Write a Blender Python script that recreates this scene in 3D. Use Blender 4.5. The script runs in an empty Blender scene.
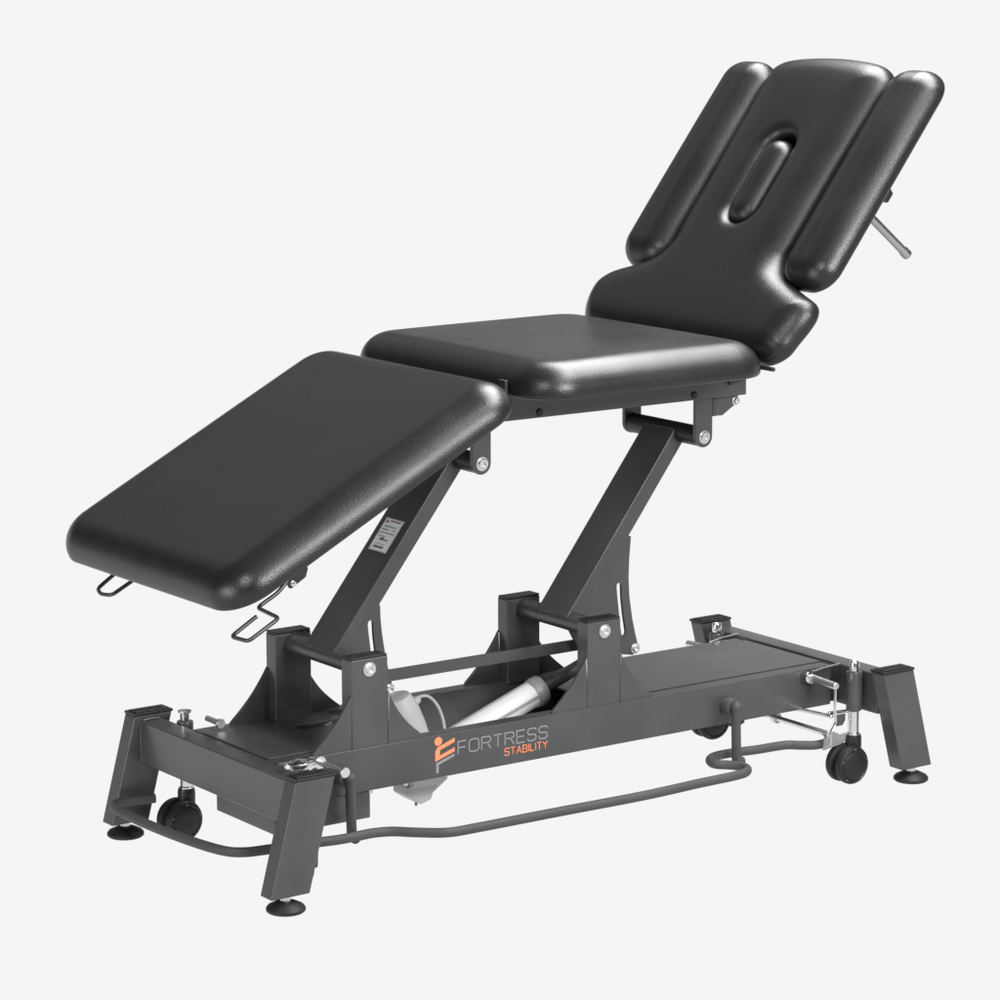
import bpy, bmesh, math, random
from mathutils import Vector, Matrix, geometry
random.seed(4)
S = bpy.context.scene
C = S.collection
PI = math.pi
R = math.radians

# ------------------------------------------------------------------ materials
def nodes_of(name):
    m = bpy.data.materials.new(name); m.use_nodes = True
    nt = m.node_tree; b = nt.nodes['Principled BSDF']
    return m, nt, b

def mat(name, col, rough=.5, metal=0., spec=.5, bump=0., scale=400., var=0., coat=0., rvar=0.):
    m, nt, b = nodes_of(name)
    b.inputs['Base Color'].default_value = (*col, 1)
    b.inputs['Roughness'].default_value = rough
    b.inputs['Metallic'].default_value = metal
    b.inputs['Specular IOR Level'].default_value = spec
    b.inputs['Coat Weight'].default_value = coat; b.inputs['Coat Roughness'].default_value = .20
    tc = nt.nodes.new('ShaderNodeTexCoord')
    if bump:
        n = nt.nodes.new('ShaderNodeTexNoise'); n.inputs['Scale'].default_value = scale; n.inputs['Detail'].default_value = 3
        nt.links.new(tc.outputs['Object'], n.inputs['Vector'])
        bp = nt.nodes.new('ShaderNodeBump'); bp.inputs['Strength'].default_value = bump; bp.inputs['Distance'].default_value = .001
        nt.links.new(n.outputs['Fac'], bp.inputs['Height']); nt.links.new(bp.outputs['Normal'], b.inputs['Normal'])
    if var or rvar:
        n2 = nt.nodes.new('ShaderNodeTexNoise'); n2.inputs['Scale'].default_value = 9; n2.inputs['Detail'].default_value = 5
        nt.links.new(tc.outputs['Object'], n2.inputs['Vector'])
        if var:
            r = nt.nodes.new('ShaderNodeMapRange'); r.inputs[1].default_value = .3; r.inputs[2].default_value = .7
            r.inputs[3].default_value = 1 - var; r.inputs[4].default_value = 1 + var
            nt.links.new(n2.outputs['Fac'], r.inputs[0])
            mx = nt.nodes.new('ShaderNodeVectorMath'); mx.operation = 'SCALE'; mx.inputs[0].default_value = col
            nt.links.new(r.outputs[0], mx.inputs['Scale']); nt.links.new(mx.outputs[0], b.inputs['Base Color'])
        if rvar:
            r2 = nt.nodes.new('ShaderNodeMapRange'); r2.inputs[1].default_value = .3; r2.inputs[2].default_value = .7
            r2.inputs[3].default_value = rough - rvar; r2.inputs[4].default_value = rough + rvar
            nt.links.new(n2.outputs['Fac'], r2.inputs[0]); nt.links.new(r2.outputs[0], b.inputs['Roughness'])
    return m

def vinyl_mat(name):
    m, nt, b = nodes_of(name)
    b.inputs['Base Color'].default_value = (.009, .009, .0092, 1)
    b.inputs['Roughness'].default_value = .36
    b.inputs['Specular IOR Level'].default_value = .5
    tc = nt.nodes.new('ShaderNodeTexCoord')
    v = nt.nodes.new('ShaderNodeTexVoronoi'); v.inputs['Scale'].default_value = 430; v.feature = 'F1'
    n = nt.nodes.new('ShaderNodeTexNoise'); n.inputs['Scale'].default_value = 240; n.inputs['Detail'].default_value = 4
    for q in (v, n): nt.links.new(tc.outputs['Object'], q.inputs['Vector'])
    ad = nt.nodes.new('ShaderNodeMath'); ad.operation = 'ADD'
    nt.links.new(v.outputs['Distance'], ad.inputs[0]); nt.links.new(n.outputs['Fac'], ad.inputs[1])
    bp = nt.nodes.new('ShaderNodeBump'); bp.inputs['Strength'].default_value = .24; bp.inputs['Distance'].default_value = .001
    nt.links.new(ad.outputs[0], bp.inputs['Height'])
    # slow stretch unevenness of the upholstery
    n3 = nt.nodes.new('ShaderNodeTexNoise'); n3.inputs['Scale'].default_value = 7; n3.inputs['Detail'].default_value = 2
    nt.links.new(tc.outputs['Object'], n3.inputs['Vector'])
    bp2 = nt.nodes.new('ShaderNodeBump'); bp2.inputs['Strength'].default_value = .10; bp2.inputs['Distance'].default_value = .02
    nt.links.new(n3.outputs['Fac'], bp2.inputs['Height']); nt.links.new(bp.outputs['Normal'], bp2.inputs['Normal'])
    nt.links.new(bp2.outputs['Normal'], b.inputs['Normal'])
    # sparse specks of dust and lint
    d1 = nt.nodes.new('ShaderNodeTexVoronoi'); d1.inputs['Scale'].default_value = 62; d1.inputs['Randomness'].default_value = 1
    nt.links.new(tc.outputs['Object'], d1.inputs['Vector'])
    lt = nt.nodes.new('ShaderNodeMath'); lt.operation = 'LESS_THAN'; lt.inputs[1].default_value = .055; nt.links.new(d1.outputs['Distance'], lt.inputs[0])
    sp = nt.nodes.new('ShaderNodeSeparateColor'); nt.links.new(d1.outputs['Color'], sp.inputs[0])
    gt = nt.nodes.new('ShaderNodeMath'); gt.operation = 'GREATER_THAN'; gt.inputs[1].default_value = .90; nt.links.new(sp.outputs[0], gt.inputs[0])
    ml = nt.nodes.new('ShaderNodeMath'); ml.operation = 'MULTIPLY'; nt.links.new(lt.outputs[0], ml.inputs[0]); nt.links.new(gt.outputs[0], ml.inputs[1])
    mc = nt.nodes.new('ShaderNodeMix'); mc.data_type = 'RGBA'; mc.inputs[6].default_value = (.009, .009, .0092, 1); mc.inputs[7].default_value = (.09, .09, .09, 1)
    nt.links.new(ml.outputs[0], mc.inputs[0]); nt.links.new(mc.outputs[2], b.inputs['Base Color'])
    r2 = nt.nodes.new('ShaderNodeMapRange'); r2.inputs[1].default_value = .3; r2.inputs[2].default_value = .7
    r2.inputs[3].default_value = .30; r2.inputs[4].default_value = .37
    nt.links.new(n3.outputs['Fac'], r2.inputs[0]); nt.links.new(r2.outputs[0], b.inputs['Roughness'])
    return m

VINYL = vinyl_mat('black_vinyl')
PAINT = mat('graphite_powder_coat', (.048, .048, .0505), .38, spec=.5, bump=.12, scale=800, var=.16, rvar=.08, coat=.3)
DARK = mat('black_powder_coat', (.020, .020, .021), .45, spec=.45, bump=.08, scale=900, var=.08)
RUBBERGREY = mat('grey_rubber_coating', (.058, .058, .060), .6, spec=.35, bump=.12, scale=700, var=.08)
PLASTIC = mat('black_plastic', (.012, .012, .0125), .42, spec=.45, bump=.06, scale=900)
TYRE = mat('black_rubber', (.010, .010, .010), .55, spec=.4)
CHROME = mat('chrome', (.74, .74, .75), .20, metal=1., rvar=.04)
STEEL = mat('zinc_steel', (.72, .72, .72), .34, metal=1., bump=.05, scale=500)
GREYPL = mat('light_grey_plastic', (.43, .43, .43), .5, spec=.3, var=.04)
WHITEPL = mat('white_tube_coating', (.66, .66, .67), .5, spec=.45)
CAPGREY = mat('mid_grey_plastic', (.24, .24, .245), .4)
ORANGE = mat('orange_print', (.86, .25, .11), .5)
GREYPRINT = mat('grey_print', (.235, .235, .245), .5)
PAPER = mat('label_paper', (.80, .80, .80), .5)
INK = mat('label_ink', (.09, .09, .09), .5)
REDINK = mat('label_red_ink', (.45, .12, .12), .5)
LINKGREY = mat('grey_zinc', (.33, .33, .335), .5, metal=.3)
ALU = mat('brushed_aluminium', (.42, .42, .43), .32, metal=1., bump=.05, scale=300)
WIRE = mat('black_wire', (.035, .035, .036), .3, spec=.6)
HOLE = mat('hole_dark', (.006, .006, .006), .7)

# ------------------------------------------------------------------ helpers
def link(name, me, m, parent=None, bevel=0., seg=2, smooth=True, angle=35):
    o = bpy.data.objects.new(name, me); C.objects.link(o)
    if m: me.materials.append(m)
    if parent is not None: o.parent = parent
    if bevel:
        bv = o.modifiers.new('bevel', 'BEVEL'); bv.width = bevel; bv.segments = seg; bv.limit_method = 'ANGLE'; bv.angle_limit = R(30)
        bv.harden_normals = False
    if smooth:
        me.set_sharp_from_angle(angle=R(angle)) if not bevel else None
        for p in me.polygons: p.use_smooth = True
        if bevel:
            wn = o.modifiers.new('wn', 'WEIGHTED_NORMAL'); wn.keep_sharp = False
    return o

class MB:
    def __init__(s): s.bm = bmesh.new()
    def box(s, x0, x1, y0, y1, z0, z1):
        v = [s.bm.verts.new((x, y, z)) for x in (x0, x1) for y in (y0, y1) for z in (z0, z1)]
        for f in ((0,1,3,2),(4,6,7,5),(0,4,5,1),(2,3,7,6),(0,2,6,4),(1,5,7,3)): s.bm.faces.new([v[i] for i in f])
        return s
    def prism(s, poly, y0, y1, M=None, axis='y'):
        """poly: list of (a,b); axis y -> (x,z) extruded along y; axis z -> (x,y) along z; axis x -> (y,z) along x"""
        def P(a, b, c):
            q = {'y': (a, c, b), 'z': (a, b, c), 'x': (c, a, b)}[axis]
            return M @ Vector(q) if M else Vector(q)
        A = [s.bm.verts.new(P(a, b, y0)) for a, b in poly]; B = [s.bm.verts.new(P(a, b, y1)) for a, b in poly]
        n = len(poly)
        s.bm.faces.new(A[::-1]); s.bm.faces.new(B)
        for i in range(n): s.bm.faces.new([A[i], A[(i+1) % n], B[(i+1) % n], B[i]])
        return s
    def lathe(s, prof, o, ax, n=28):
        """prof: (radius, height) list along direction ax from origin o"""
        o = Vector(o); ax = Vector(ax).normalized()
        u = ax.orthogonal().normalized(); w = ax.cross(u)
        rings = []
        for r, h in prof:
            if r < 1e-6: rings.append([s.bm.verts.new(o + ax*h)])
            else: rings.append([s.bm.verts.new(o + ax*h + (u*math.cos(2*PI*k/n) + w*math.sin(2*PI*k/n))*r) for k in range(n)])
        for a, b in zip(rings, rings[1:]):
            for k in range(n):
                k2 = (k+1) % n
                if len(a) == 1 and len(b) == 1: continue
                if len(a) == 1: s.bm.faces.new([a[0], b[k2], b[k]])
                elif len(b) == 1: s.bm.faces.new([a[k], a[k2], b[0]])
                else: s.bm.faces.new([a[k], a[k2], b[k2], b[k]])
        return s
    def cyl(s, a, b, r, n=24, c=.0008):
        a = Vector(a); b = Vector(b); L = (b-a).length
        return s.lathe([(0, 0), (r-c, 0), (r, c), (r, L-c), (r-c, L), (0, L)], a, b-a, n)
    def tube(s, pts, r, n=12, ry=None, up=(0, 0, 1)):
        """round (or flat-oval) bar along a polyline of points"""
        P = [Vector(p) for p in pts]; ry = ry or r
        rings = []; up = Vector(up)
        for i, p in enumerate(P):
            t = (P[min(i+1, len(P)-1)] - P[max(i-1, 0)]).normalized()
            side = t.cross(up)
            side = side.normalized() if side.length > 1e-4 else Vector((1, 0, 0))
            u2 = side.cross(t).normalized()
            rings.append([s.bm.verts.new(p + side*r*math.cos(2*PI*k/n) + u2*ry*math.sin(2*PI*k/n)) for k in range(n)])
        for a, b in zip(rings, rings[1:]):
            for k in range(n): s.bm.faces.new([a[k], a[(k+1) % n], b[(k+1) % n], b[k]])
        s.bm.faces.new(rings[0][::-1]); s.bm.faces.new(rings[-1])
        return s
    def build(s, name, m, parent=None, **k):
        bmesh.ops.recalc_face_normals(s.bm, faces=s.bm.faces)
        me = bpy.data.meshes.new(name); s.bm.to_mesh(me); s.bm.free()
        return link(name, me, m, parent, **k)

def roundpath(pts, r, n=6):
    """polyline with corners replaced by arcs of about radius r"""
    P = [Vector(p) for p in pts]; out = [P[0]]
    for a, b, c in zip(P, P[1:], P[2:]):
        d1 = (a-b); d2 = (c-b); k = min(r, d1.length*.49, d2.length*.49)
        p, q = b + d1.normalized()*k, b + d2.normalized()*k
        for i in range(n+1):
            t = i/n; out.append((1-t)**2*p + 2*t*(1-t)*b + t*t*q)
    out.append(P[-1]); return out

def smoothpath(pts, n=8):
    """Catmull-Rom through points"""
    P = [Vector(p) for p in pts]; P = [2*P[0]-P[1]] + P + [2*P[-1]-P[-2]]; out = []
    for i in range(1, len(P)-2):
        for k in range(n):
            t = k/n; a, b, c, d = P[i-1:i+3]
            out.append(.5*((2*b) + (c-a)*t + (2*a-5*b+4*c-d)*t*t + (3*b-a-3*c+d)*t**3))
    out.append(P[-2]); return out

# ------------------------------------------------------------------ cushions
def resample(poly, step):
    P = [Vector(p) for p in poly]; n = len(P)
    L = [(P[(i+1) % n]-P[i]).length for i in range(n)]; T = sum(L); k = max(12, int(T/step)); out = []; i = 0; acc = 0
    for j in range(k):
        t = T*j/k
        while acc + L[i] < t: acc += L[i]; i += 1
        out.append(P[i].lerp(P[(i+1) % n], (t-acc)/L[i]))
    return out

def round_rect(s0, s1, y0, y1, r, n=10):
    out = []
    for cx, cy, a0 in ((s1-r, y1-r, 0), (s0+r, y1-r, 90), (s0+r, y0+r, 180), (s1-r, y0+r, 270)):
        for k in range(n+1):
            a = R(a0 + 90*k/n); out.append((cx+r*math.cos(a), cy+r*math.sin(a)))
    return out

def spline_loop(pts, n=8):
    P = [Vector(p) for p in pts]; m = len(P); out = []
    for i in range(m):
        a, b, c, d = P[i-1], P[i], P[(i+1) % m], P[(i+2) % m]
        for k in range(n):
            t = k/n; out.append(.5*((2*b) + (c-a)*t + (2*a-5*b+4*c-d)*t*t + (3*b-a-3*c+d)*t**3))
    return out

def cushion(name, loops, t, re, crown, parent, M, res=None, rys=None, grid=.014, rb=.012, cw=.09, dents=()):
    """upholstered pad: outline (first loop) and holes in the (s,y) plane, top face rounded over the rims.
       res: rounding radius per loop; dents: (s,y,radius,depth)"""
    res = res or [re]*len(loops); rys = rys or [re]*len(loops); rb = min(rb, (t-max(rys))*.7)
    loops = [resample(l, .0045) for l in loops]
    segs = []
    cell = .03; buck = {}
    for li, l in enumerate(loops):
        for i in range(len(l)):
            a, b = l[i], l[(i+1) % len(l)]; segs.append((a, b, li))
    def dist(p, li):
        best = 9
        l = loops[li]
        bi = min(range(0, len(l)), key=lambda i: (l[i]-p).length_squared)
        for i in (bi-1, bi):
            a, b = l[i], l[(i+1) % len(l)]; d = b-a; q = a + d*max(0, min(1, (p-a).dot(d)/max(1e-12, d.length_squared)))
            best = min(best, (p-q).length)
        return best
    def inside(p, l):
        c = False; n = len(l); j = n-1
        for i in range(n):
            if (l[i].y > p.y) != (l[j].y > p.y) and p.x < (l[j].x-l[i].x)*(p.y-l[i].y)/(l[j].y-l[i].y)+l[i].x: c = not c
            j = i
        return c
    def ok(p): return inside(p, loops[0]) and not any(inside(p, l) for l in loops[1:])
    pts = []; edges = []
    for l in loops:
        b = len(pts); n = len(l); pts += l; edges += [(b+i, b+(i+1) % n) for i in range(n)]
    nb = len(pts)
    ins = [1-math.cos(R(a)) for a in (8, 16, 24, 32, 40, 48, 56, 65, 75, 86)] + [1.25]
    for li, l in enumerate(loops):
        n = len(l); area = sum(l[i].x*l[(i+1) % n].y-l[(i+1) % n].x*l[i].y for i in range(n)); sg = 1 if area > 0 else -1
        if li: sg = -sg
        for f in ins:
            d = f*res[li]
            for i in range(n):
                if f > .55 and i % 2: continue
                tg = (l[(i+1) % n]-l[i-1]).normalized(); p = l[i] + Vector((-tg.y, tg.x))*sg*d
                if ok(p) and all(dist(p, k) > (d*.96 if k == li else res[k]*.25) for k in range(len(loops))): pts.append(p)
    xs = [p.x for p in loops[0]]; ys = [p.y for p in loops[0]]
    x = min(xs)
    while x < max(xs):
        y = min(ys)
        while y < max(ys):
            p = Vector((x+random.uniform(-.002, .002), y+random.uniform(-.002, .002)))
            if ok(p) and all(dist(p, k) > res[k]*1.35 for k in range(len(loops))): pts.append(p)
            y += grid
        x += grid
    vo, eo, fo, *_ = geometry.delaunay_2d_cdt([Vector(p) for p in pts], edges, [], 0, 1e-6)
    bm = bmesh.new(); V = []; D = []
    def height(p, onedge=None):
        h = t
        dd = 9
        for k in range(len(loops)):
            d = 0 if onedge == k else dist(p, k); r = res[k]
            if d < r: h = min(h, t - rys[k] + rys[k]*math.sqrt(max(0, 1-(1-d/r)**2)))
            dd = min(dd, max(0, d-.3*r))
        h += crown*(1-math.exp(-dd/cw))
        for ds, dy, dr, dp in dents:
            h -= dp*math.exp(-((p.x-ds)**2+(p.y-dy)**2)/dr**2)
        return h
    for i, p in enumerate(vo):
        V.append(bm.verts.new((p.x, p.y, height(p))))
    for f in fo:
        c = sum((vo[i] for i in f), Vector((0, 0)))/len(f)
        if ok(c): 
            try: bm.faces.new([V[i] for i in f])
            except ValueError: pass
    # walls and underside rounding below each rim
    bm.edges.ensure_lookup_table()
    be = [e for e in bm.edges if len(e.link_faces) == 1]
    for v in [v for v in bm.verts if not v.link_faces]: bm.verts.remove(v)
    rim = {}
    cen = Vector((sum(xs)/len(xs), sum(ys)/len(ys)))
    def chain(v):
        if v in rim: return rim[v]
        p = Vector((v.co.x, v.co.y)); z = v.co.z
        k = min(range(len(loops)), key=lambda q: dist(p, q)); l = loops[k]; n = len(l)
        i = min(range(n), key=lambda q: (l[q]-p).length_squared); tg = (l[(i+1) % n]-l[i-1]).normalized()
        q = Vector((-tg.y, tg.x))*.002
        nrm = Vector((-tg.y, tg.x)) * (1 if ok(p+q) else -1)
        ch = [v]
        zb = rb
        for a in range(1, 3): ch.append(bm.verts.new((p.x, p.y, z + (zb-z)*a/2)))
        for a in (30, 60, 90):
            w = p + nrm*rb*(1-math.cos(R(a))); ch.append(bm.verts.new((w.x, w.y, rb-rb*math.sin(R(a)))))
        w = p + nrm*(rb+.012); ch.append(bm.verts.new((w.x, w.y, 0.0)))
        rim[v] = ch; return ch
    for e in be:
        a, b = chain(e.verts[0]), chain(e.verts[1])
        for i in range(len(a)-1): bm.faces.new([a[i], b[i], b[i+1], a[i+1]])
    bmesh.ops.recalc_face_normals(bm, faces=bm.faces)
    if sum(f.normal.z*f.calc_area() for f in bm.faces if f.calc_center_median().z > t*.8) < 0: bmesh.ops.reverse_faces(bm, faces=bm.faces)
    bmesh.ops.transform(bm, matrix=M, verts=bm.verts)
    me = bpy.data.meshes.new(name); bm.to_mesh(me); bm.free()
    o = link(name, me, VINYL, parent, smooth=False)
    for p in me.polygons: p.use_smooth = True
    return o

def pad(name, s0, s1, y0, y1, rc, t, rx, ry, crown, parent, M, rb=.012, nc=14, ns=26):
    """rounded-rectangle upholstered pad built of nested rings; top rounding rx wide and ry deep"""
    rb = min(rb, (t-ry)*.8); hw = (y1-y0)/2; cy = (y0+y1)/2; cs = (s0+s1)/2; hl = (s1-s0)/2; hm = min(hl, hw)
    lv = [(rb+.012, 0.)] + [(rb*(1-math.cos(R(a))), rb-rb*math.sin(R(a))) for a in (90, 60, 30, 0)]
    lv += [(0., rb + (t-ry-rb)*k/2) for k in (1,)] + [(rx*(1-math.cos(R(a))), t-ry+ry*math.sin(R(a))) for a in range(0, 91, 6)]
    lv += [(rx + (hm-min(.006, (hm-rx)*.5)-rx)*k/9, t) for k in range(1, 10)]
    bm = bmesh.new(); rings = []
    for d, n in lv:
        r = max(rc-d, 0.0); a, b = hl-d, hw-d; ring = []
        cor = ((a-r, b-r, 0), (-(a-r), b-r, 90), (-(a-r), -(b-r), 180), (a-r, -(b-r), 270))
        for q, (x, y, a0) in enumerate(cor):
            for k in range(nc+1):
                an = R(a0+90*k/nc); ring.append((x+r*math.cos(an), y+r*math.sin(an)))
            x2, y2, a2 = cor[(q+1) % 4]; e = ring[-1]; f = (x2+r*math.cos(R(a2)), y2+r*math.sin(R(a2)))
            for k in range(1, ns): ring.append((e[0]+(f[0]-e[0])*k/ns, e[1]+(f[1]-e[1])*k/ns))
        vs = []
        for x, y in ring:
            u, v = min(1, abs(x)/hl), min(1, abs(y)/hw)
            h = n + (crown*(1-u**4)*(1-v**4) if n > rb else 0)
            vs.append(bm.verts.new((cs+x, cy+y, h)))
        rings.append(vs)
    for A, B in zip(rings, rings[1:]):
        m = len(A)
        for k in range(m):
            bm.faces.new([A[k], A[(k+1) % m], B[(k+1) % m], B[k]])
    bm.faces.new(rings[0][::-1]); bm.faces.new(rings[-1])
    bmesh.ops.remove_doubles(bm, verts=bm.verts, dist=1e-5)
    bmesh.ops.recalc_face_normals(bm, faces=bm.faces)
    bmesh.ops.transform(bm, matrix=M, verts=bm.verts)
    me = bpy.data.meshes.new(name); bm.to_mesh(me); bm.free()
    o = link(name, me, VINYL, parent, smooth=False)
    for p in me.polygons: p.use_smooth = True
    return o

def frame_at(x, z, deg):
    a = R(deg)
    return Matrix(((math.cos(a), 0, -math.sin(a), x), (0, 1, 0, 0), (math.sin(a), 0, math.cos(a), z), (0, 0, 0, 1)))

T = bpy.data.objects.new('treatment_table', None); C.objects.link(T)
T['label'] = 'black vinyl physiotherapy treatment table with raised backrest, on a graphite steel base'
T['category'] = 'treatment table'

# leg section
ML = frame_at(-.8849, .5660, 27.07)
pad('leg_cushion', .001, .7170, -.340, .340, .080, .0675, .064, .057, .0035, T, ML)
# seat section
MS = frame_at(-.2325, .8915, .3)
pad('seat_cushion', .008, .592, -.338, .338, .090, .0670, .064, .057, .0035, T, MS)
# back section
MBK = frame_at(.39, .9088, 52.2)
half = [(-.012, .0), (-.012, .15), (-.012, .25), (-.006, .292), (.018, .322), (.052, .340), (.088, .345), (.116, .337), (.138, .315), (.152, .288), (.164, .255),
        (.180, .216), (.200, .188), (.228, .175), (.26, .177), (.31, .1775), (.40, .178), (.50, .181), (.60, .185), (.645, .186), (.672, .180),
        (.695, .157), (.706, .12), (.712, .06)]
near = {.052: .332, .018: .322, .088: .341, .116: .341, .138: .326}
outline = [(s, -near.get(s, y)) for s, y in half] + [(.714, 0)] + [(s, y) for s, y in half[:0:-1]]
hole = []
for k in range(48):
    a = 2*PI*k/48; hole.append((.395 + (.068 if math.cos(a) > 0 else -.068) + .0425*math.cos(a), .0435*math.sin(a)))
back = cushion('back_cushion', [spline_loop(outline, 5), hole], .062, .046, .004, T, MBK, res=[.062, .030], rys=[.046, .026])
pad('face_hole_pad', .284, .493, -.0365, .0455, .0405, .064, .036, .030, .004, back, MBK, nc=10, ns=14)
for sg in (-1, 1):
    y0, y1 = sorted((sg*.1905, sg*.3338))
    pad('armrest_cushion', .167, .698, y0, y1, .057, .0575, .056, .047, .003, T, MBK)

# carrier frames under the cushions
lf = MB().prism([(.03, -.003), (.69, -.003), (.69, -.0005), (.03, -.0005)], -.285, .285, ML).build('leg_frame', PAINT, T, bevel=.0008)
for sg in (-1, 1):
    MB().prism([(.26, -.024), (.70, -.024), (.70, -.0032), (.22, -.0032)], sg*.20-.012, sg*.20+.012, ML).build('frame_bar', PAINT, lf, bevel=.0012)
for s0 in (.24, .52): MB().prism([(s0, -.020), (s0+.022, -.020), (s0+.022, -.0032), (s0, -.0032)], -.187, .187, ML).build('cross_bar', PAINT, lf, bevel=.0012)

sf = MB().prism([(-.201, .838), (.449, .838), (.449, .886), (-.201, .886)], -.0945, .0945).build('seat_frame', PAINT, T, bevel=.002)
for sg in (-1, 1):
    y0, y1 = sorted((sg*.095, sg*.125))
    MB().box(-.205, .454, y0, y1, .824, .886).build('frame_bar', PAINT, sf, bevel=.002)
for x in (.317, -.069):
    for sg in (-1, 1): MB().lathe([(0, 0), (.0075, 0), (.0075, .0015), (.006, .0035), (0, .0035)], (x, sg*.125, .835), (0, sg, 0)).build('frame_bolt', PLASTIC, sf)
# stop plate at the near front corner of the seat
MB().box(-.236, -.229, -.243, -.222, .886, .925).build('section_hinge', DARK, sf, bevel=.001)

def arc(cx, cz, r, a0, a1, n=10): return [(cx+r*math.cos(R(a0+(a1-a0)*k/n)), cz+r*math.sin(R(a0+(a1-a0)*k/n))) for k in range(n+1)]
def bolt(name, o, d, parent, r=.0105):
    bb = MB()
    bb.lathe([(0, 0), (r*1.32, 0), (r*1.32, .0016), (r, .0020), (r, .0055), (r*.9, .0066), (r*.5, .0066), (r*.46, .0030), (0, .0030)], o, d, 24)
    return bb.build(name, STEEL, parent)

XU1, XU2, ZU = -.2040, .3466, .7463
def pivot_bracket(xc, w, y, parent, ztop=.824):
    bb = MB()
    poly = [(xc-w, ztop)] + arc(xc, ZU, w, 180, 360) + [(xc+w, ztop)]
    bb.prism(poly, y-.005, y+.005)
    return bb.build('pivot_bracket', PAINT, parent, bevel=.001)
for xc in (XU1, XU2):
    for sg in (-1, 1):
        pb = pivot_bracket(xc, .0215, sg*.117, sf)
        bolt('pivot_bolt', (xc, sg*.122, ZU), (0, sg, 0), pb)
    MB().cyl((xc, -.1115, ZU), (xc, .1115, ZU), .0205).build('pivot_shaft', DARK, sf)
# stop bracket welded on the head bracket
for sg in (-1, 1):
    y0, y1 = sorted((sg*.112, sg*.106))
    st = MB().prism([(.371, .786), (.402, .784), (.443, .808), (.443, .824), (.371, .824)], y0, y1).build('stop_bracket', PAINT, sf, bevel=.001)
    y0, y1 = sorted((sg*.124, sg*.1065))
    MB().box(.3685, .384, y0, y1, .786, .8235).build('weld_tab', PAINT, st, bevel=.004)
    bolt('stop_bolt', (.436, sg*.112, .8115), (0, sg, 0), st, .007)
bf = MB().prism([(.02, -.012), (.66, -.012), (.66, -.002), (.02, -.002)], -.107, .107, MBK).build('back_frame', DARK, T, bevel=.0012)
for sg in (-1, 1):
    MB().prism([(.40, .850), (.462, .862), (.470, .900), (.455, .936), (.41, .930), (.39, .888)], sg*.135-.004, sg*.135+.004).build('hinge_plate', DARK, bf, bevel=.001)
    MB().prism([(.02, -.030), (.66, -.030), (.68, -.002), (.02, -.002)], sg*.12-.012, sg*.12+.012, MBK).build('frame_bar', DARK, bf, bevel=.0012)
b = MB(); b.cyl((.452, -.13, .872), (.452, .13, .872), .012); b.build('hinge_rod', DARK, bf)
MB().cyl((.362, -.318, .905), (.362, -.27, .905), .0045).build('release_pin', DARK, bf)
# plate that carries the armrest pads, seen in the notch of the back
for sg in (-1, 1):
    y0, y1 = sorted((sg*.14, sg*.265)); MB().prism([(.180, -.012), (.62, -.012), (.62, -.001), (.180, -.001)], y0, y1, MBK).build('armrest_plate', DARK, T, bevel=.001)
# chrome armrest handle and clamp knob behind each armrest
for sg in (-1, 1):
    p0 = Vector((.655, sg*.26, 1.190)); d = Vector((.100, 0, -.081)).normalized()
    b = MB(); b.lathe([(0, -.03), (.0088, -.03), (.0088, .122), (.0108, .126), (.0108, .1405), (.0085, .143), (0, .143)], p0, d)
    h = b.build('armrest_handle', ALU, T)
    b = MB(); b.prism([(.428, -.058), (.452, -.058), (.470, -.002), (.420, -.002)], sg*.26-.012, sg*.26+.012, MBK)
    b.build('armrest_clamp', PLASTIC, T, bevel=.003)

# sheet hooks under the foot end of the leg cushion
def hook(pts, clip, open_end):
    P = [ML @ Vector((s, y, -.076)) for s, y in pts]
    P = [ML @ Vector((pts[0][0]+.004, pts[0][1], -.066))] + P[1:]
    h = MB().tube(roundpath(P, .011), .0039, 12).build('sheet_hook', WIRE, T)
    s0, y0 = clip
    MB().prism([(s0-.012, -.090), (s0+.026, -.088), (s0+.038, -.076), (s0+.038, -.004), (s0-.012, -.004)], y0-.004, y0+.008, ML).build('hook_clip', DARK, h, bevel=.003)
    bolt('clip_screw', ML @ Vector((s0-.004, y0-.004, -.082)), (0, -1, 0), h, .0042)
hook([(.195, -.190), (.155, -.196), (.105, -.195), (.098, -.281), (.024, -.283), (.021, -.227), (.085, -.222)], (.196, -.186), True)
hook([(.150, .285), (.024, .280), (.014, .251), (.020, .217), (.150, .214)], (.150, .245), False)

# ------------------------------------------------------------------ base frame
Z0, Z1 = .150, .235
yr = .1574
for sg in (1, -1):
    y0, y1 = sorted((sg*yr, sg*(yr-.034)))
    base = MB().box(-.694, .668, y0, y1, Z0, Z1).build('base_rail', PAINT, T, bevel=.0016)
    x0, x1 = sorted((sg*.742, sg*.6935))
    cbm = MB().box(x0, x1, -.2755, .2755, Z0-.002, Z1-.001).build('cross_beam', PAINT, T, bevel=.003)
    for sy in (-1, 1):
        MB().tube([(sg*.741, sy*.2765, Z0+.002), (sg*.7425, sy*.2765, (Z0+Z1)/2), (sg*.741, sy*.2765, Z1-.004)], .0032, 8).build('weld_bead', PAINT, cbm)
        MB().tube([(sg*.738, sy*.2768, Z1), (sg*.716, sy*.2768, Z1+.0008), (sg*.70, sy*.2768, Z1)], .0028, 8).build('weld_bead', PAINT, cbm)
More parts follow.
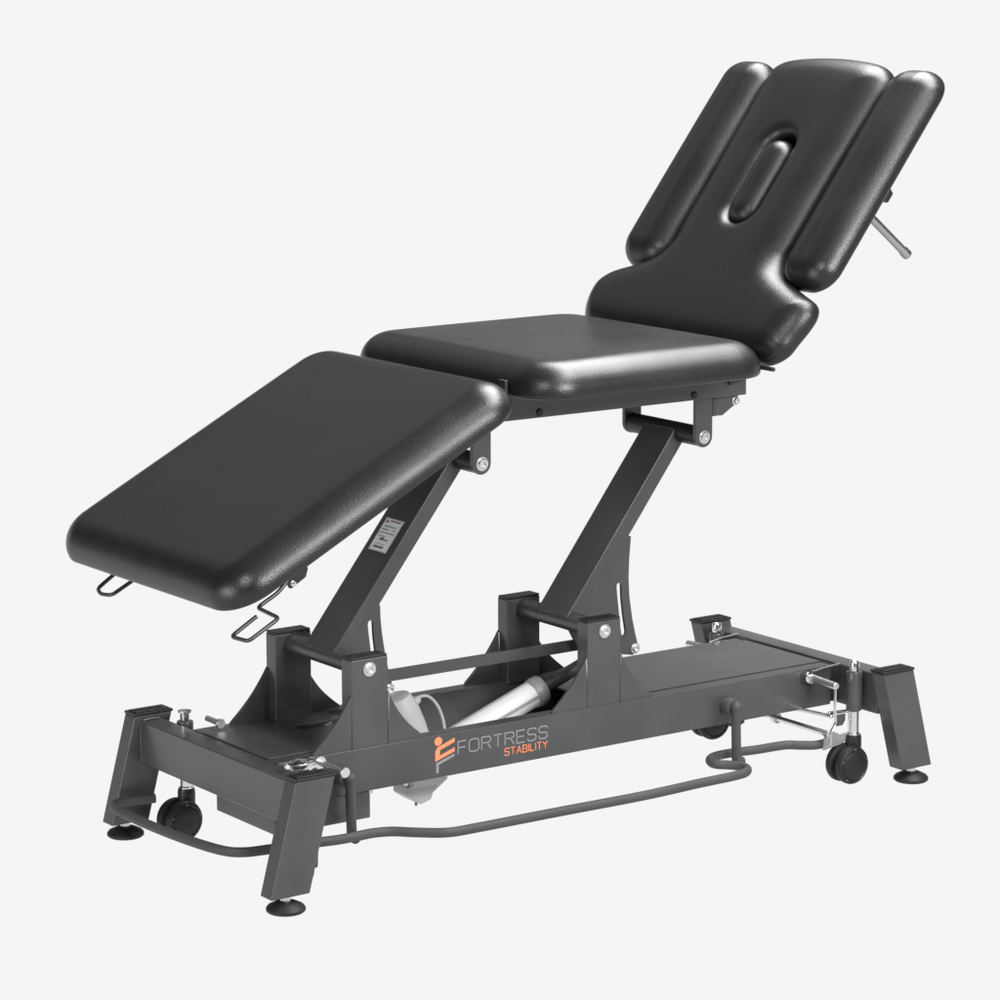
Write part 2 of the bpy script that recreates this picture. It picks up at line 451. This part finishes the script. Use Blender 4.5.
# covers
z = Z1
def seam(x0, x1, y, parent): MB().box(x0, x1, y-.0011, y+.0011, z-.002, z+.0006).build('cover_seam', DARK, parent, smooth=False)
def plan(pts): return MB().prism(pts, z-.003, z+.0015, axis='z')
cv = plan([(-.693, -.1205), (-.41, -.1205), (-.41, .024), (-.525, .024), (-.525, .062), (-.41, .062), (-.41, .1205), (-.693, .1205)]).build('base_cover', PAINT, T, bevel=.0008)
seam(-.69, -.36, -.122, cv); seam(-.69, -.36, .122, cv)
cv = plan([(.08, -.1205), (.668, -.1205), (.668, .1245), (.08, .1245)]).build('base_cover', PAINT, T, bevel=.0008)
seam(.06, .668, -.122, cv); seam(.06, .668, .126, cv)
MB().box(.669, .671, -.15, .15, z-.003, z+.0006).build('cover_seam', DARK, cv, smooth=False)
MB().prism([(-.470, .236), (-.455, .240), (-.462, .215)], .030, .034).build('cover_tab', STEEL, cv, smooth=False)
b = MB(); b.box(.668, .6935, -.150, .150, Z0+.004, z-.006); b.build('rail_end_plate', DARK, T)
# inner floor of the rails (dark channel between)
for xa, xb in ((-.02, .66), (-.69, -.36)): MB().box(xa, xb, -.123, .123, Z0+.002, Z0+.006).build('base_pan', DARK, T)
b = MB(); b.box(-.698, -.485, -.150, .066, .094, .1495); b.build('control_box', PAINT, T, bevel=.003)
for x, y in ((-.484, -.146), (-.40, -.14)):
    MB().lathe([(0, 0), (.006, 0), (.006, .008), (0, .008)], (x, y, .150), (0, 0, -1)).build('screw', STEEL, base)

# legs
def make_leg(sx, sy):
    y0, y1 = sorted((sy*.2782, sy*.3182))
    poly = [(-.8107, .031), (-.7278, .031), (-.6712, .2435), (-.7541, .2435)]
    if sx > 0: poly = [(-x, z) for x, z in poly][::-1]
    o = MB().prism(poly, y0, y1).build('leg', PAINT, T, bevel=.0025, seg=3)
    x0, x1 = sorted((sx*.7552, sx*.6695))
    cb = MB(); cb.box(x0, x1, y0-.0012, y1+.0012, .2437, .2490)
    ins = .006
    cb.box(x0+ins, x1-ins, y0+.005, y1-.005, .2488, .2512)
    for k in range(9):
        xa = x0+.012+k*.0070; cb.box(xa, xa+.004, y0+.014, y1-.014, .2510, .2524)
    cb.build('leg_cap', PLASTIC, o, bevel=.0008)
    xp, yp = sx*.769, sy*.30
    ft = MB().lathe([(0, 0), (.033, 0), (.0365, .003), (.0365, .0075), (.033, .012), (.020, .0185), (.012, .021), (0, .021)], (xp, yp, 0), (0, 0, 1), 40).build('levelling_foot', TYRE, o)
    MB().lathe([(.0055, .018), (.0055, .036)], (xp, yp, 0), (0, 0, 1), 16).build('threaded_stem', STEEL, o)
    MB().lathe([(0, .0215), (.0105, .0215), (.0105, .0285), (0, .0285)], (xp, yp, 0), (0, 0, 1), 6).build('lock_nut', STEEL, o, smooth=False)
for sx in (-1, 1):
    for sy in (-1, 1): make_leg(sx, sy)

# casters with chrome stems in sleeves
def make_caster(sx, sy, turn, trail=.022):
    xs, ys = sx*.672, sy*.226
    Rz = Matrix.Translation((xs, ys, 0)) @ Matrix.Rotation(R(turn), 4, 'Z')
    def put(bb): bmesh.ops.transform(bb.bm, matrix=Rz, verts=bb.bm.verts); return bb
    c = put(MB().lathe([(.0, .150), (.0125, .150), (.0165, .152), (.0165, .232), (.0155, .2345), (.0, .2345)], (0, 0, 0), (0, 0, 1))).build('caster', PAINT, T)
    put(MB().lathe([(0, .0985), (.0140, .0985), (.0140, .102), (.0122, .104), (.0122, .1495), (0, .1495)], (0, 0, 0), (0, 0, 1))).build('caster_stem', CHROME, c)
    knob = [(0, .2346), (.0105, .236), (.0105, .2535), (.0098, .255), (.0062, .2553), (.0055, .2535), (0, .2535)] if sx > 0 else [(0, .2346), (.0095, .236), (.0095, .2505), (.0135, .2525), (.0135, .256), (.009, .2572), (0, .2572)]
    put(MB().lathe(knob, (0, 0, 0), (0, 0, 1))).build('stem_knob', CHROME, c)
    b = MB(); b.lathe([(0, .050), (.0165, .050), (.0175, .074), (.0175, .092), (.0160, .099), (0, .099)], (0, 0, 0), (0, 0, 1))
    wx, wy = -trail, -.006
    b.prism([(wx-.010, .030), (wx+.028, .030), (.0150, .066), (-.0150, .074), (wx-.014, .05)], wy-.0062, wy+.0062)
    put(b).build('caster_fork', PLASTIC, c)
    for sg in (-1, 1):
        prof = [(0, .0065), (.036, .0065), (.0400, .009), (.0405, .014), (.0405, .019), (.0385, .0235), (.0335, .026), (.031, .0245), (.029, .0262), (.012, .0285), (.004, .0275), (0, .0275)]
        w = put(MB().lathe(prof, (wx, wy, .0405), (0, sg, 0), 40)).build('caster_wheel', TYRE, c)
        put(MB().lathe([(.0302, .0248), (.0316, .0252), (.0330, .0264)], (wx, wy, .0405), (0, sg, 0), 40)).build('wheel_rim', PLASTIC, w)
        for k in range(5):
            a = 2*PI*k/5+.3
            put(MB().lathe([(0, 0), (.0014, 0), (.0014, .0010), (0, .0010)], (wx+.0345*math.cos(a), wy+sg*.0252, .0405+.0345*math.sin(a)), (0, sg, 0), 8)).build('wheel_mark', CAPGREY, w)
    return c
cas = {}
for sx in (-1, 1):
    for sy in (-1, 1): cas[sx, sy] = make_caster(sx, sy, {(-1, -1): -50, (-1, 1): 6, (1, -1): 0, (1, 1): -4}[sx, sy], .034 if (sx, sy) == (-1, -1) else .022)

# chrome locking levers at the foot end
def strap(bb, pts, w, th):
    bb.tube(pts, th, 8, ry=w)
for sy in (-1, 1):
    ys = sy*.226
    ya, yb = (-.246, -.332) if sy < 0 else (.165, .112)
    o = MB().lathe([(0, 0), (.0058, 0), (.0058, abs(yb-ya)-.006), (.0098, abs(yb-ya)-.005), (.0102, abs(yb-ya)-.002), (.0092, abs(yb-ya)), (0, abs(yb-ya))], (-.657, ya, .250), (0, -1, 0)).build('lock_lever', STEEL, T)
    if sy < 0:
        ring = [(-.680 + .040*math.cos(a), ys + .020*math.sin(a), .2475 + .001*math.cos(a)) for a in [2*PI*k/32 for k in range(30)]]
        MB().tube(ring, .0014, 10, ry=.0055).build('lever_strap', CHROME, o)
        MB().lathe([(.0, .0), (.010, 0), (.012, .002), (.012, .007), (.0, .008)], (-.657, -.240, .250), (0, -1, 0)).build('lever_boss', CHROME, o)

# head end lever with its boss, bar, drop plate and cross rod
lv = MB().cyl((.606, -.158, .219), (.606, -.245, .2145), .0076).build('lock_lever', STEEL, T)
MB().lathe([(0, 0), (.0125, 0), (.0135, .002), (.0135, .009), (.011, .0105), (0, .0105)], (.604, -.1575, .219), (0, -1, 0)).build('lever_boss', CHROME, lv)
MB().lathe([(0, 0), (.0175, 0), (.0175, .0008), (0, .0008)], (.600, -.1576, .217), (0, -1, 0)).build('slot_plate', DARK, lv)
MB().tube([(.604, -.166, .2290), (.64, -.163, .2318), (.69, -.160, .2345)], .0014, 8, ry=.0028).build('lever_strap', STEEL, lv)
MB().tube(roundpath([(.607, -.240, .209), (.607, -.240, .165), (.610, -.240, .134), (.596, -.240, .118), (.595, -.240, .090)], .008), .0018, 8, ry=.0042, up=(0, 1, 0)).build('drop_strap', STEEL, lv)
MB().prism([(.612, .150), (.640, .150), (.640, .136), (.632, .126), (.612, .118), (.598, .112), (.598, .084), (.640, .090), (.640, .104), (.616, .108), (.616, .124)][:4] + [(.612, .126)], -.2365, -.2335).build('drop_plate', PAINT, lv, bevel=.0006)
MB().cyl((.594, .20, .113), (.594, -.238, .113), .0062).build('cross_rod', CHROME, lv)
MB().lathe([(0, 0), (.011, 0), (.011, .012), (0, .012)], (.594, -.075, .113), (0, 1, 0)).build('rod_collar', STEEL, lv)
MB().cyl((.612, -.215, .150), (.672, -.215, .147), .004).build('link_rod', CHROME, lv)
MB().cyl((.585, -.13, .1485), (.605, -.235, .1485), .004).build('link_rod', CHROME, lv)
b = MB(); b.prism([(.594, .074), (.640, .080), (.660, .088), (.664, .104), (.640, .102), (.620, .112), (.598, .108)], -.2215, -.2175); b.build('link_plate', LINKGREY, lv, bevel=.001)

fl = MB().cyl((.606, .158, .219), (.606, .245, .2145), .0076).build('lock_lever', STEEL, T)
MB().lathe([(0, 0), (.0125, 0), (.0135, .002), (.0135, .009), (.011, .0105), (0, .0105)], (.604, .1575, .219), (0, 1, 0)).build('lever_boss', CHROME, fl)
MB().tube([(.604, .168, .2300), (.64, .172, .2345), (.69, .176, .2375)], .0014, 8, ry=.0028).build('lever_strap', STEEL, fl)
# pedal bar round the foot end and along the near side
ZP = .085
foot_loop = [(-.735, .240, ZP), (-.800, .250, ZP), (-.832, .225, ZP), (-.838, .12, ZP), (-.830, -.03, ZP), (-.812, -.140, ZP), (-.785, -.178, ZP), (-.735, -.190, ZP), (-.66, -.200, ZP), (-.60, -.212, ZP), (-.556, -.213, ZP),
             (-.520, -.213, ZP), (-.485, -.226, ZP), (-.452, -.258, ZP), (-.405, -.292, ZP), (-.34, -.298, ZP), (-.15, -.301, ZP), (.05, -.306, ZP), (.20, -.299, ZP), (.300, -.296, ZP), (.338, -.282, ZP), (.350, -.255, ZP), (.338, -.228, ZP), (.318, -.205, ZP), (.326, -.175, ZP), (.355, -.157, ZP), (.40, -.155, ZP), (.46, -.165, ZP), (.530, -.171, ZP), (.556, -.190, ZP), (.582, -.208, ZP), (.612, -.207, ZP), (.64, -.200, ZP)]
MB().tube(smoothpath(foot_loop, 7), .0085, 12, ry=.0098).build('foot_pedal_bar', RUBBERGREY, T)
for x in (-.556, .383):
    pv = MB().tube(roundpath([(x, -.190, .194), (x, -.190, .150), (x+.001, -.192, .074)], .01), .0092, 12, ry=.0115, up=(0, 1, 0)).build('pedal_pivot', RUBBERGREY, T)
    MB().lathe([(0, 0), (.0170, 0), (.0175, .003), (.0175, .018), (.0160, .0225), (.010, .0245), (0, .0245)], (x, -.1575, .190), (0, -1, 0)).build('pivot_boss', RUBBERGREY, pv)
    MB().lathe([(.0118*math.sin(R(q)), -.0118*math.cos(R(q))) for q in range(0, 181, 15)], (x, -.190, .192), (0, 0, 1)).build('pivot_head', RUBBERGREY, pv)
    MB().lathe([(0, 0), (.0095, 0), (.0115, .002), (.0115, .008), (0, .010)], (x, -.200, .080), (0, -1, 0)).build('pivot_pin', RUBBERGREY, pv)

# ------------------------------------------------------------------ posts
ZQ = .4102; ZS = .3861
def make_post(x0, sy):
    y0, y1 = sorted((sy*.1545, sy*.1185))
    o = MB().box(x0, x0+.0825, y0, y1, Z1-.006, ZQ-.0035).build('lift_post', PAINT, T, bevel=.003, seg=3)
    MB().box(x0+.001, x0+.0815, y0+.001, y1-.001, ZQ-.0036, ZQ+.001).build('post_cap', PLASTIC, o, bevel=.0012)
    ym = sy*.1500
    def concave(xa, xb):   # gusset with a curved outer edge, from (xa, .337) on the post to (xb, Z1)
        pts = [(xa, Z1-.002), (xa, .338)]
        for k in range(11):
            t = k/10
            a = R(90*t)
            px = xa + (xb-xa)*(1-(1-t)**1.0); pz = .338 + (Z1+.003-.338)*t
            sag = (.0075 if xb > xa else .0045)*math.sin(PI*t)
            pts.append((px - (1 if xb > xa else -1)*sag, pz - sag*.75))
        pts.append((xb, Z1-.002)); return pts
    for xa, xb in ((x0-.0004, x0-.086), (x0+.0829, x0+.165)):
        MB().prism(concave(xa, xb), ym-.0035, ym+.0035).build('gusset', PAINT, o, bevel=.0008)
    MB().box(x0+.002, x0+.0805, y0+.001, y1-.001, Z1-.0005, Z1+.0015).build('weld_seam', DARK, o)
    return o
XS1, XS2 = -.488, .0705
for x0, xs in ((-.5284, XS1), (.0287, XS2)):
    for sy in (-1, 1):
        p = make_post(x0, sy)
        bolt('pivot_bolt', (xs, sy*.1545, ZS), (0, sy, 0), p)

# ------------------------------------------------------------------ lift arms
def make_arm(xs, xu):
    d = Vector((xu-xs, 0, ZU-ZS)); L = d.length; deg = math.degrees(math.atan2(d.z, d.x))
    Ma = frame_at(xs, ZS, deg)
    o = MB().prism([(.006, -.014), (L-.006, -.014), (L-.006, .0205), (-.002, .0205)], -.0505, .0505, Ma).build('lift_arm', PAINT, T, bevel=.0022, seg=3)
    MB().cyl((xs, -.1185, ZS), (xs, .1185, ZS), .0195).build('pivot_shaft', PAINT, o)
    for s0 in (-.001, L-.005):
        MB().tube([Ma @ Vector((s0+.0006*(q % 2), -.048+.004*q, .0190+.0004*(q % 3))) for q in range(25)], .0022, 8).build('weld_bead', PAINT, o)
    # curved slotted plate under the arm
    dx = 0 if xs > -.1 else -.603
    out = [(.060+dx, .372), (.095+dx, .312), (.195+dx, .302), (.222+dx, .297), (.236+dx, .303), (.236+dx, .316)]
    out += [(.229+dx, .340), (.221+dx, .372), (.213+dx, .42), (.2105+dx, .460), (.212+dx, .500), (.216+dx, .545)]
    if dx: out = [(-.478, .380), (-.452, .345), (-.415, .312)] + out[2:9] + [(.2095+dx, .450), (.2085+dx, .480), (-.412, .485)]
    else: out += [(.196+dx, .552)]
    slot = [(.1800+dx, .442)] + [(.186+dx+.0062*math.cos(R(a)), .447+.0055*math.sin(R(a))) for a in range(150, -1, -30)] + \
           [(.1935+dx, .42), (.1980+dx, .385), (.2045+dx, .350)] + [(.1985+dx+.0062*math.cos(R(a)), .346+.0055*math.sin(R(a))) for a in range(0, -181, -30)] + \
           [(.1870+dx, .385), (.1825+dx, .42)]
    y0, y1 = -.0508, -.0445
    vo, eo, fo, *_ = geometry.delaunay_2d_cdt([Vector(p) for p in out+slot], [(i, (i+1) % len(out)) for i in range(len(out))] + [(len(out)+i, len(out)+(i+1) % len(slot)) for i in range(len(slot))], [], 0, 1e-7)
    def ins(p, l):
        c = False; j = len(l)-1
        for i in range(len(l)):
            if (l[i][1] > p.y) != (l[j][1] > p.y) and p.x < (l[j][0]-l[i][0])*(p.y-l[i][1])/(l[j][1]-l[i][1])+l[i][0]: c = not c
            j = i
        return c
    bm = bmesh.new(); A = [bm.verts.new((p.x, y0, p.y)) for p in vo]; B = [bm.verts.new((p.x, y1, p.y)) for p in vo]
    for f in fo:
        c = sum((vo[i] for i in f), Vector((0, 0)))/len(f)
        if ins(c, out) and not ins(c, slot): bm.faces.new([A[i] for i in f]); bm.faces.new([B[i] for i in f][::-1])
    for e in [e for e in bm.edges if len(e.link_faces) == 1 and e.verts[0].co.y == e.verts[1].co.y and abs(e.verts[0].co.y-y0) < 1e-6]:
        i, j = A.index(e.verts[0]), A.index(e.verts[1]); bm.faces.new([A[i], A[j], B[j], B[i]])
    bmesh.ops.recalc_face_normals(bm, faces=bm.faces)
    me = bpy.data.meshes.new('slotted_plate'); bm.to_mesh(me); bm.free()
    g = link('slotted_plate', me, PAINT, o)
    bolt('plate_bolt', (.2285+dx, -.051, .3105), (0, -1, 0), o, .0085)
    MB().cyl((.2285+dx, -.0505, .3105), (.2285+dx, .045, .3105), .010).build('plate_spacer', DARK, o)
    return o, Ma
arm1, MA1 = make_arm(XS1, XU1)
arm2, MA2 = make_arm(XS2, XU2)
# rating label stuck on the foot arm (own print)
b = MB(); b.prism([(.2220, .0224), (.2955, .0224), (.2955, .0228), (.2220, .0228)], -.030, .031, MA1); lab = b.build('rating_label', PAPER, arm1, smooth=False)
def lprint(name, rects, m):
    bb = MB()
    for s0, s1, y0, y1 in rects: bb.prism([(s0, .0229), (s1, .0229), (s1, .02305), (s0, .02305)], y0, y1, MA1)
    return bb.build(name, m, lab, smooth=False)
rows = []
# small lines of type: y runs from +.031 (left) to -.030 (right)
rnd = random.Random(7)
for s, h, spans in ((.288, .003, [(.012, -.022)]), (.276, .0022, [(.022, -.004), (-.010, -.018)]), (.269, .0022, [(.024, .004), (-.012, -.020)]), (.262, .0018, [(.027, -.024)]),
                    (.2545, .0014, [(.026, .002)]), (.246, .0062, [(.013, .003)]), (.2465, .003, [(-.001, -.014)]), (.238, .001, [(.024, -.012)]), (.229, .005, [(.020, -.012)])):
    for ya, yb in spans:
        y = ya
        while y > yb:
            w = rnd.uniform(.0016, .0045); rows.append((s, s+h, y-w, y)); y -= w + .0010
lprint('label_print', rows, INK)
lprint('label_emblem', [(.284, .290, .017, .025)], REDINK)
lprint('label_border', [(.2228, .2236, -.029, .030), (.2940, .2948, -.029, .030), (.2228, .2948, .0294, .0300), (.2228, .2948, -.0290, -.0284)], INK)

# tie bar between the two slotted plates
MB().box(-.372, -.040, -.041, -.033, .3225, .3455).build('tie_bar', PAINT, T, bevel=.001)
MB().box(-.044, .205, -.0325, -.0245, .3200, .3430).build('tie_bar', PAINT, T, bevel=.001)

# ------------------------------------------------------------------ actuator in the base
A0 = Vector((-.300, .0, .128)); A1 = Vector((.018, .0, .240)); d = (A1-A0).normalized(); L = (A1-A0).length
ac = MB().lathe([(0, 0), (.023, 0), (.0265, .004), (.0265, L-.012), (0, L-.012)], A0, d, 40).build('actuator', WHITEPL, T)
MB().lathe([(0, L-.013), (.0285, L-.016), (.0315, L-.006), (.0315, L+.004), (.030, L+.010), (.020, L+.014), (0, L+.014)], A0, d, 40).build('end_cap', CAPGREY, ac)
MB().lathe([(.012, L+.010), (.014, L+.011), (.014, L+.150), (0, L+.150)], A0, d).build('piston_rod', PAINT, ac)
MB().tube([A0 + d*t + Vector((0, -.0268, .003)) for t in (.01, L-.014)], .003, 8).build('seam_rail', CAPGREY, ac)
MB().tube([A0 + d*t + Vector((0, .004, .0265)) for t in (.01, L-.014)], .0045, 8).build('seam_rail', CAPGREY, ac)
u = Vector((-d.z, 0, d.x))
b = MB(); b.lathe([(0, -.058), (.020, -.058), (.026, -.052), (.033, -.020), (.040, .015), (.040, .062), (.037, .10), (.030, .128), (.026, .133), (0, .133)], A0 + d*.02 + Vector((0, .0, .018)), u, 36)
b.build('motor_housing', GREYPL, ac)
MB().box(-.312, -.245, -.038, .038, .098, .152).build('motor_base', GREYPL, ac, bevel=.002)
b = MB(); b.prism([(-.318, .1005), (-.216, .104), (-.256, .078), (-.260, .065), (-.284, .058), (-.297, .066), (-.318, .080)], -.027, .027); b.build('gear_case', GREYPL, ac, bevel=.004)
MB().lathe([(0, 0), (.003, 0), (.003, .006), (0, .006)], (-.288, -.012, .060), (0, 0, -1)).build('case_screw', CAPGREY, ac)
cp = Vector((-.278, 0, .264))
b = MB(); b.tube(smoothpath([(-.285, 0, .262), (-.270, 0, .270), (-.252, -.002, .269), (-.235, -.004, .254), (-.222, -.006, .228), (-.216, -.008, .195), (-.222, -.01, .160)], 6), .0032, 10); b.build('power_cable', GREYPL, ac)
MB().lathe([(0, 0), (.0075, 0), (.0085, .003), (.0085, .010), (.006, .014), (0, .014)], (-.283, 0, .260), (.7, 0, .5), 12).build('cable_gland', GREYPL, ac)

# ------------------------------------------------------------------ print on the near rail
YF = -yr - .0006
def strokes(bb, lines, x0, z0, sx, sz, w):
    """flat ribbons along polylines in letter space"""
    for ln in lines:
        P = [Vector((x0+x*sx, z0+z*sz)) for x, z in ln]; closed = len(P) > 2 and (P[0]-P[-1]).length < 1e-6
        n = len(P); Lf = []; Rt = []
        for i, p in enumerate(P):
            if closed: a, c = P[i-1] if i > 0 else P[-2], P[i+1] if i < n-1 else P[1]
            else: a, c = P[max(0, i-1)], P[min(n-1, i+1)]
            t1 = (p-a).normalized() if (p-a).length > 1e-9 else (c-p).normalized(); t2 = (c-p).normalized() if (c-p).length > 1e-9 else t1
            t = (t1+t2).normalized(); q = Vector((-t.y, t.x)); k = w/2/max(.5, q.dot(Vector((-t1.y, t1.x))))
            Lf.append(p+q*k); Rt.append(p-q*k)
        for i in range(n-1):
            v = [bb.bm.verts.new((c.x, YF, c.y)) for c in (Lf[i], Lf[i+1], Rt[i+1], Rt[i])]
            bb.bm.faces.new(v)
def arcl(cx, cy, rx, ry, a0, a1, n=6): return [(cx+rx*math.cos(R(a0+(a1-a0)*k/n)), cy+ry*math.sin(R(a0+(a1-a0)*k/n))) for k in range(n+1)]
G = {
 'F': ([[(0, 0), (0, 1), (.85, 1)], [(0, .5), (.75, .5)]], .85),
 'O': ([arcl(.72, .72, .28, .28, 0, 90) + arcl(.28, .72, .28, .28, 90, 180) + arcl(.28, .28, .28, .28, 180, 270) + arcl(.72, .28, .28, .28, 270, 360) + [(1, .72)]], 1.),
 'R': ([[(0, 0), (0, 1)] + arcl(.70, .76, .24, .24, 90, -90) + [(0, .52)], [(.55, .52), (.95, 0)]], .95),
 'T': ([[(0, 1), (.9, 1)], [(.45, 1), (.45, 0)]], .9),
 'E': ([[(.85, 0), (0, 0), (0, 1), (.85, 1)], [(0, .5), (.78, .5)]], .85),
 'S': ([arcl(.68, .78, .22, .22, 10, 90) + arcl(.25, .75, .25, .25, 90, 270) + arcl(.65, .25, .25, .25, 90, -90) + arcl(.24, .22, .24, .22, 270, 180)], .9),
 'A': ([[(0, 0), (.45, 1), (.9, 0)], [(.17, .33), (.73, .33)]], .9),
 'B': ([[(0, 0), (0, 1)] + arcl(.62, .76, .24, .24, 90, -90) + arcl(.64, .26, .26, .26, 90, -90) + [(0, 0)], [(0, .52), (.62, .52)]], .9),
 'I': ([[(0, 0), (0, 1)]], .0), 'L': ([[(0, 1), (0, 0), (.75, 0)]], .75),
 'Y': ([[(0, 1), (.42, .48), (.84, 1)], [(.42, .48), (.42, 0)]], .84),
}
def write(txt, x0, x1, z0, h, w, gap):
    tot = sum(G[c][1] for c in txt) + gap*(len(txt)-1); sx = (x1-x0)/tot; x = 0; bb = MB()
    for c in txt:
        strokes(bb, G[c][0], x0 + x*sx, z0, sx, h, w); x += G[c][1] + gap
    return bb
def flat(bb, name, m, parent):
    me = bpy.data.meshes.new(name)
    bmesh.ops.recalc_face_normals(bb.bm, faces=bb.bm.faces)
    bb.bm.to_mesh(me); bb.bm.free(); return link(name, me, m, parent, smooth=False)
flat(write('FORTRESS', -.2875, -.0735, .1905, .0245, .0026, .30), 'lettering', GREYPRINT, base)
flat(write('STABILITY', -.1765, -.0735, .1700, .0140, .0018, .34), 'lettering', ORANGE, base)
b = MB()
def poly2(bb, P):
    bb.bm.faces.new([bb.bm.verts.new((x, YF, z)) for x, z in P])
poly2(b, [(-.3335+.0088*math.cos(2*PI*k/28), .2225+.0088*math.sin(2*PI*k/28)) for k in range(28)])
poly2(b, [(-.3410, .2035), (-.3360, .2105), (-.2955, .2245), (-.2955, .2160), (-.3300, .2045), (-.3300, .1990), (-.3410, .1985)])
poly2(b, [(-.3410, .1985), (-.3300, .1990), (-.3300, .1940), (-.3410, .1830)])
poly2(b, [(-.3410, .1830), (-.3300, .1940), (-.2955, .2055), (-.2955, .1975)])
flat(b, 'emblem', ORANGE, base)
b = MB()
poly2(b, [(-.3390, .1590), (-.3390, .1800), (-.2960, .1930), (-.2960, .1880), (-.3330, .1755), (-.3330, .1600)])
flat(b, 'emblem', GREYPRINT, base)

# ------------------------------------------------------------------ studio
cam_loc = Vector((-3.6952, -5.0797, 1.7812)); yaw, pit, rol = R(35.481), R(10.3342), R(-.0839)
fw = Vector((math.sin(yaw), math.cos(yaw), 0)); rt = Vector((math.cos(yaw), -math.sin(yaw), 0))

m, nt, bs = nodes_of('glowing_backdrop')  # emission added to floor and backdrop, so the table casts no shadow
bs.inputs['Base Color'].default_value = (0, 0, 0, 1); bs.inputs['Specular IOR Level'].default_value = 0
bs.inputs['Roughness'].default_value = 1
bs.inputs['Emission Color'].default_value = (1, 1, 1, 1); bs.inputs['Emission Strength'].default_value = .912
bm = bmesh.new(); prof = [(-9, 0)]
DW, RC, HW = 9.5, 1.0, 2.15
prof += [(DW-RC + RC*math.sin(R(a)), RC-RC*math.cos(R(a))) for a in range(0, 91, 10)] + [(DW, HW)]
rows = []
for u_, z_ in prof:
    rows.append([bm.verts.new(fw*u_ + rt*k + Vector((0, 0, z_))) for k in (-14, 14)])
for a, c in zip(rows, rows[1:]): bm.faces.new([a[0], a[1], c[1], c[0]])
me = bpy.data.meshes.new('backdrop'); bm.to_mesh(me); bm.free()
bd = link('backdrop', me, m); bd['kind'] = 'structure'; bd['label'] = 'seamless pale grey studio backdrop and floor with an added even glow'

W = bpy.data.worlds.new('World'); S.world = W; W.use_nodes = True
bg = W.node_tree.nodes['Background']; bg.inputs['Color'].default_value = (.92, .95, 1, 1); bg.inputs['Strength'].default_value = .095

def area(name, loc, target, sx, sy, power):
    l = bpy.data.lights.new(name, 'AREA'); l.shape = 'RECTANGLE'; l.size = sx; l.size_y = sy; l.energy = power
    o = bpy.data.objects.new(name, l); C.objects.link(o); o.location = loc
    o.rotation_euler = (Vector(target)-Vector(loc)).to_track_quat('-Z', 'Y').to_euler(); return o
area('overhead_softbox', (1.2, -.15, 3.3), (.1, 0, .8), 3.4, 1.3, 250)
area('front_high_softbox', (.5, -2.4, 3.6), (0, 0, .4), 1.6, 1.1, 34)
area('front_low_softbox', (.15, -3.3, 2.1), (0, 0, .7), 1.5, .8, 120)
area('rear_softbox', (-.2, 4.2, 3.6), (-.1, 0, .9), 4.2, 2.4, 9)
area('left_softbox', (-4.4, -.5, .75), (-.7, 0, .3), 1.8, 1.0, 60)
area('key_softbox', (-3.2, -2.6, 3.1), (-.5, 0, .5), 0.7, 0.7, 70)

cam = bpy.data.cameras.new('Camera'); co = bpy.data.objects.new('Camera', cam); C.objects.link(co); S.camera = co
f = Vector((math.sin(yaw)*math.cos(pit), math.cos(yaw)*math.cos(pit), -math.sin(pit)))
r0 = Vector((math.cos(yaw), -math.sin(yaw), 0)); u0 = r0.cross(f)
r2 = math.cos(rol)*r0 + math.sin(rol)*u0; u2 = -math.sin(rol)*r0 + math.cos(rol)*u0
co.matrix_world = Matrix(((r2.x, u2.x, -f.x, cam_loc.x), (r2.y, u2.y, -f.y, cam_loc.y), (r2.z, u2.z, -f.z, cam_loc.z), (0, 0, 0, 1)))
cam.sensor_width = 36; cam.lens = 3192.06/1000*36; cam.clip_start = .1; cam.clip_end = 200

S.view_settings.view_transform = 'Standard'; S.view_settings.look = 'None'
S.view_settings.exposure = 0; S.view_settings.gamma = 1; S.view_settings.use_curve_mapping = False
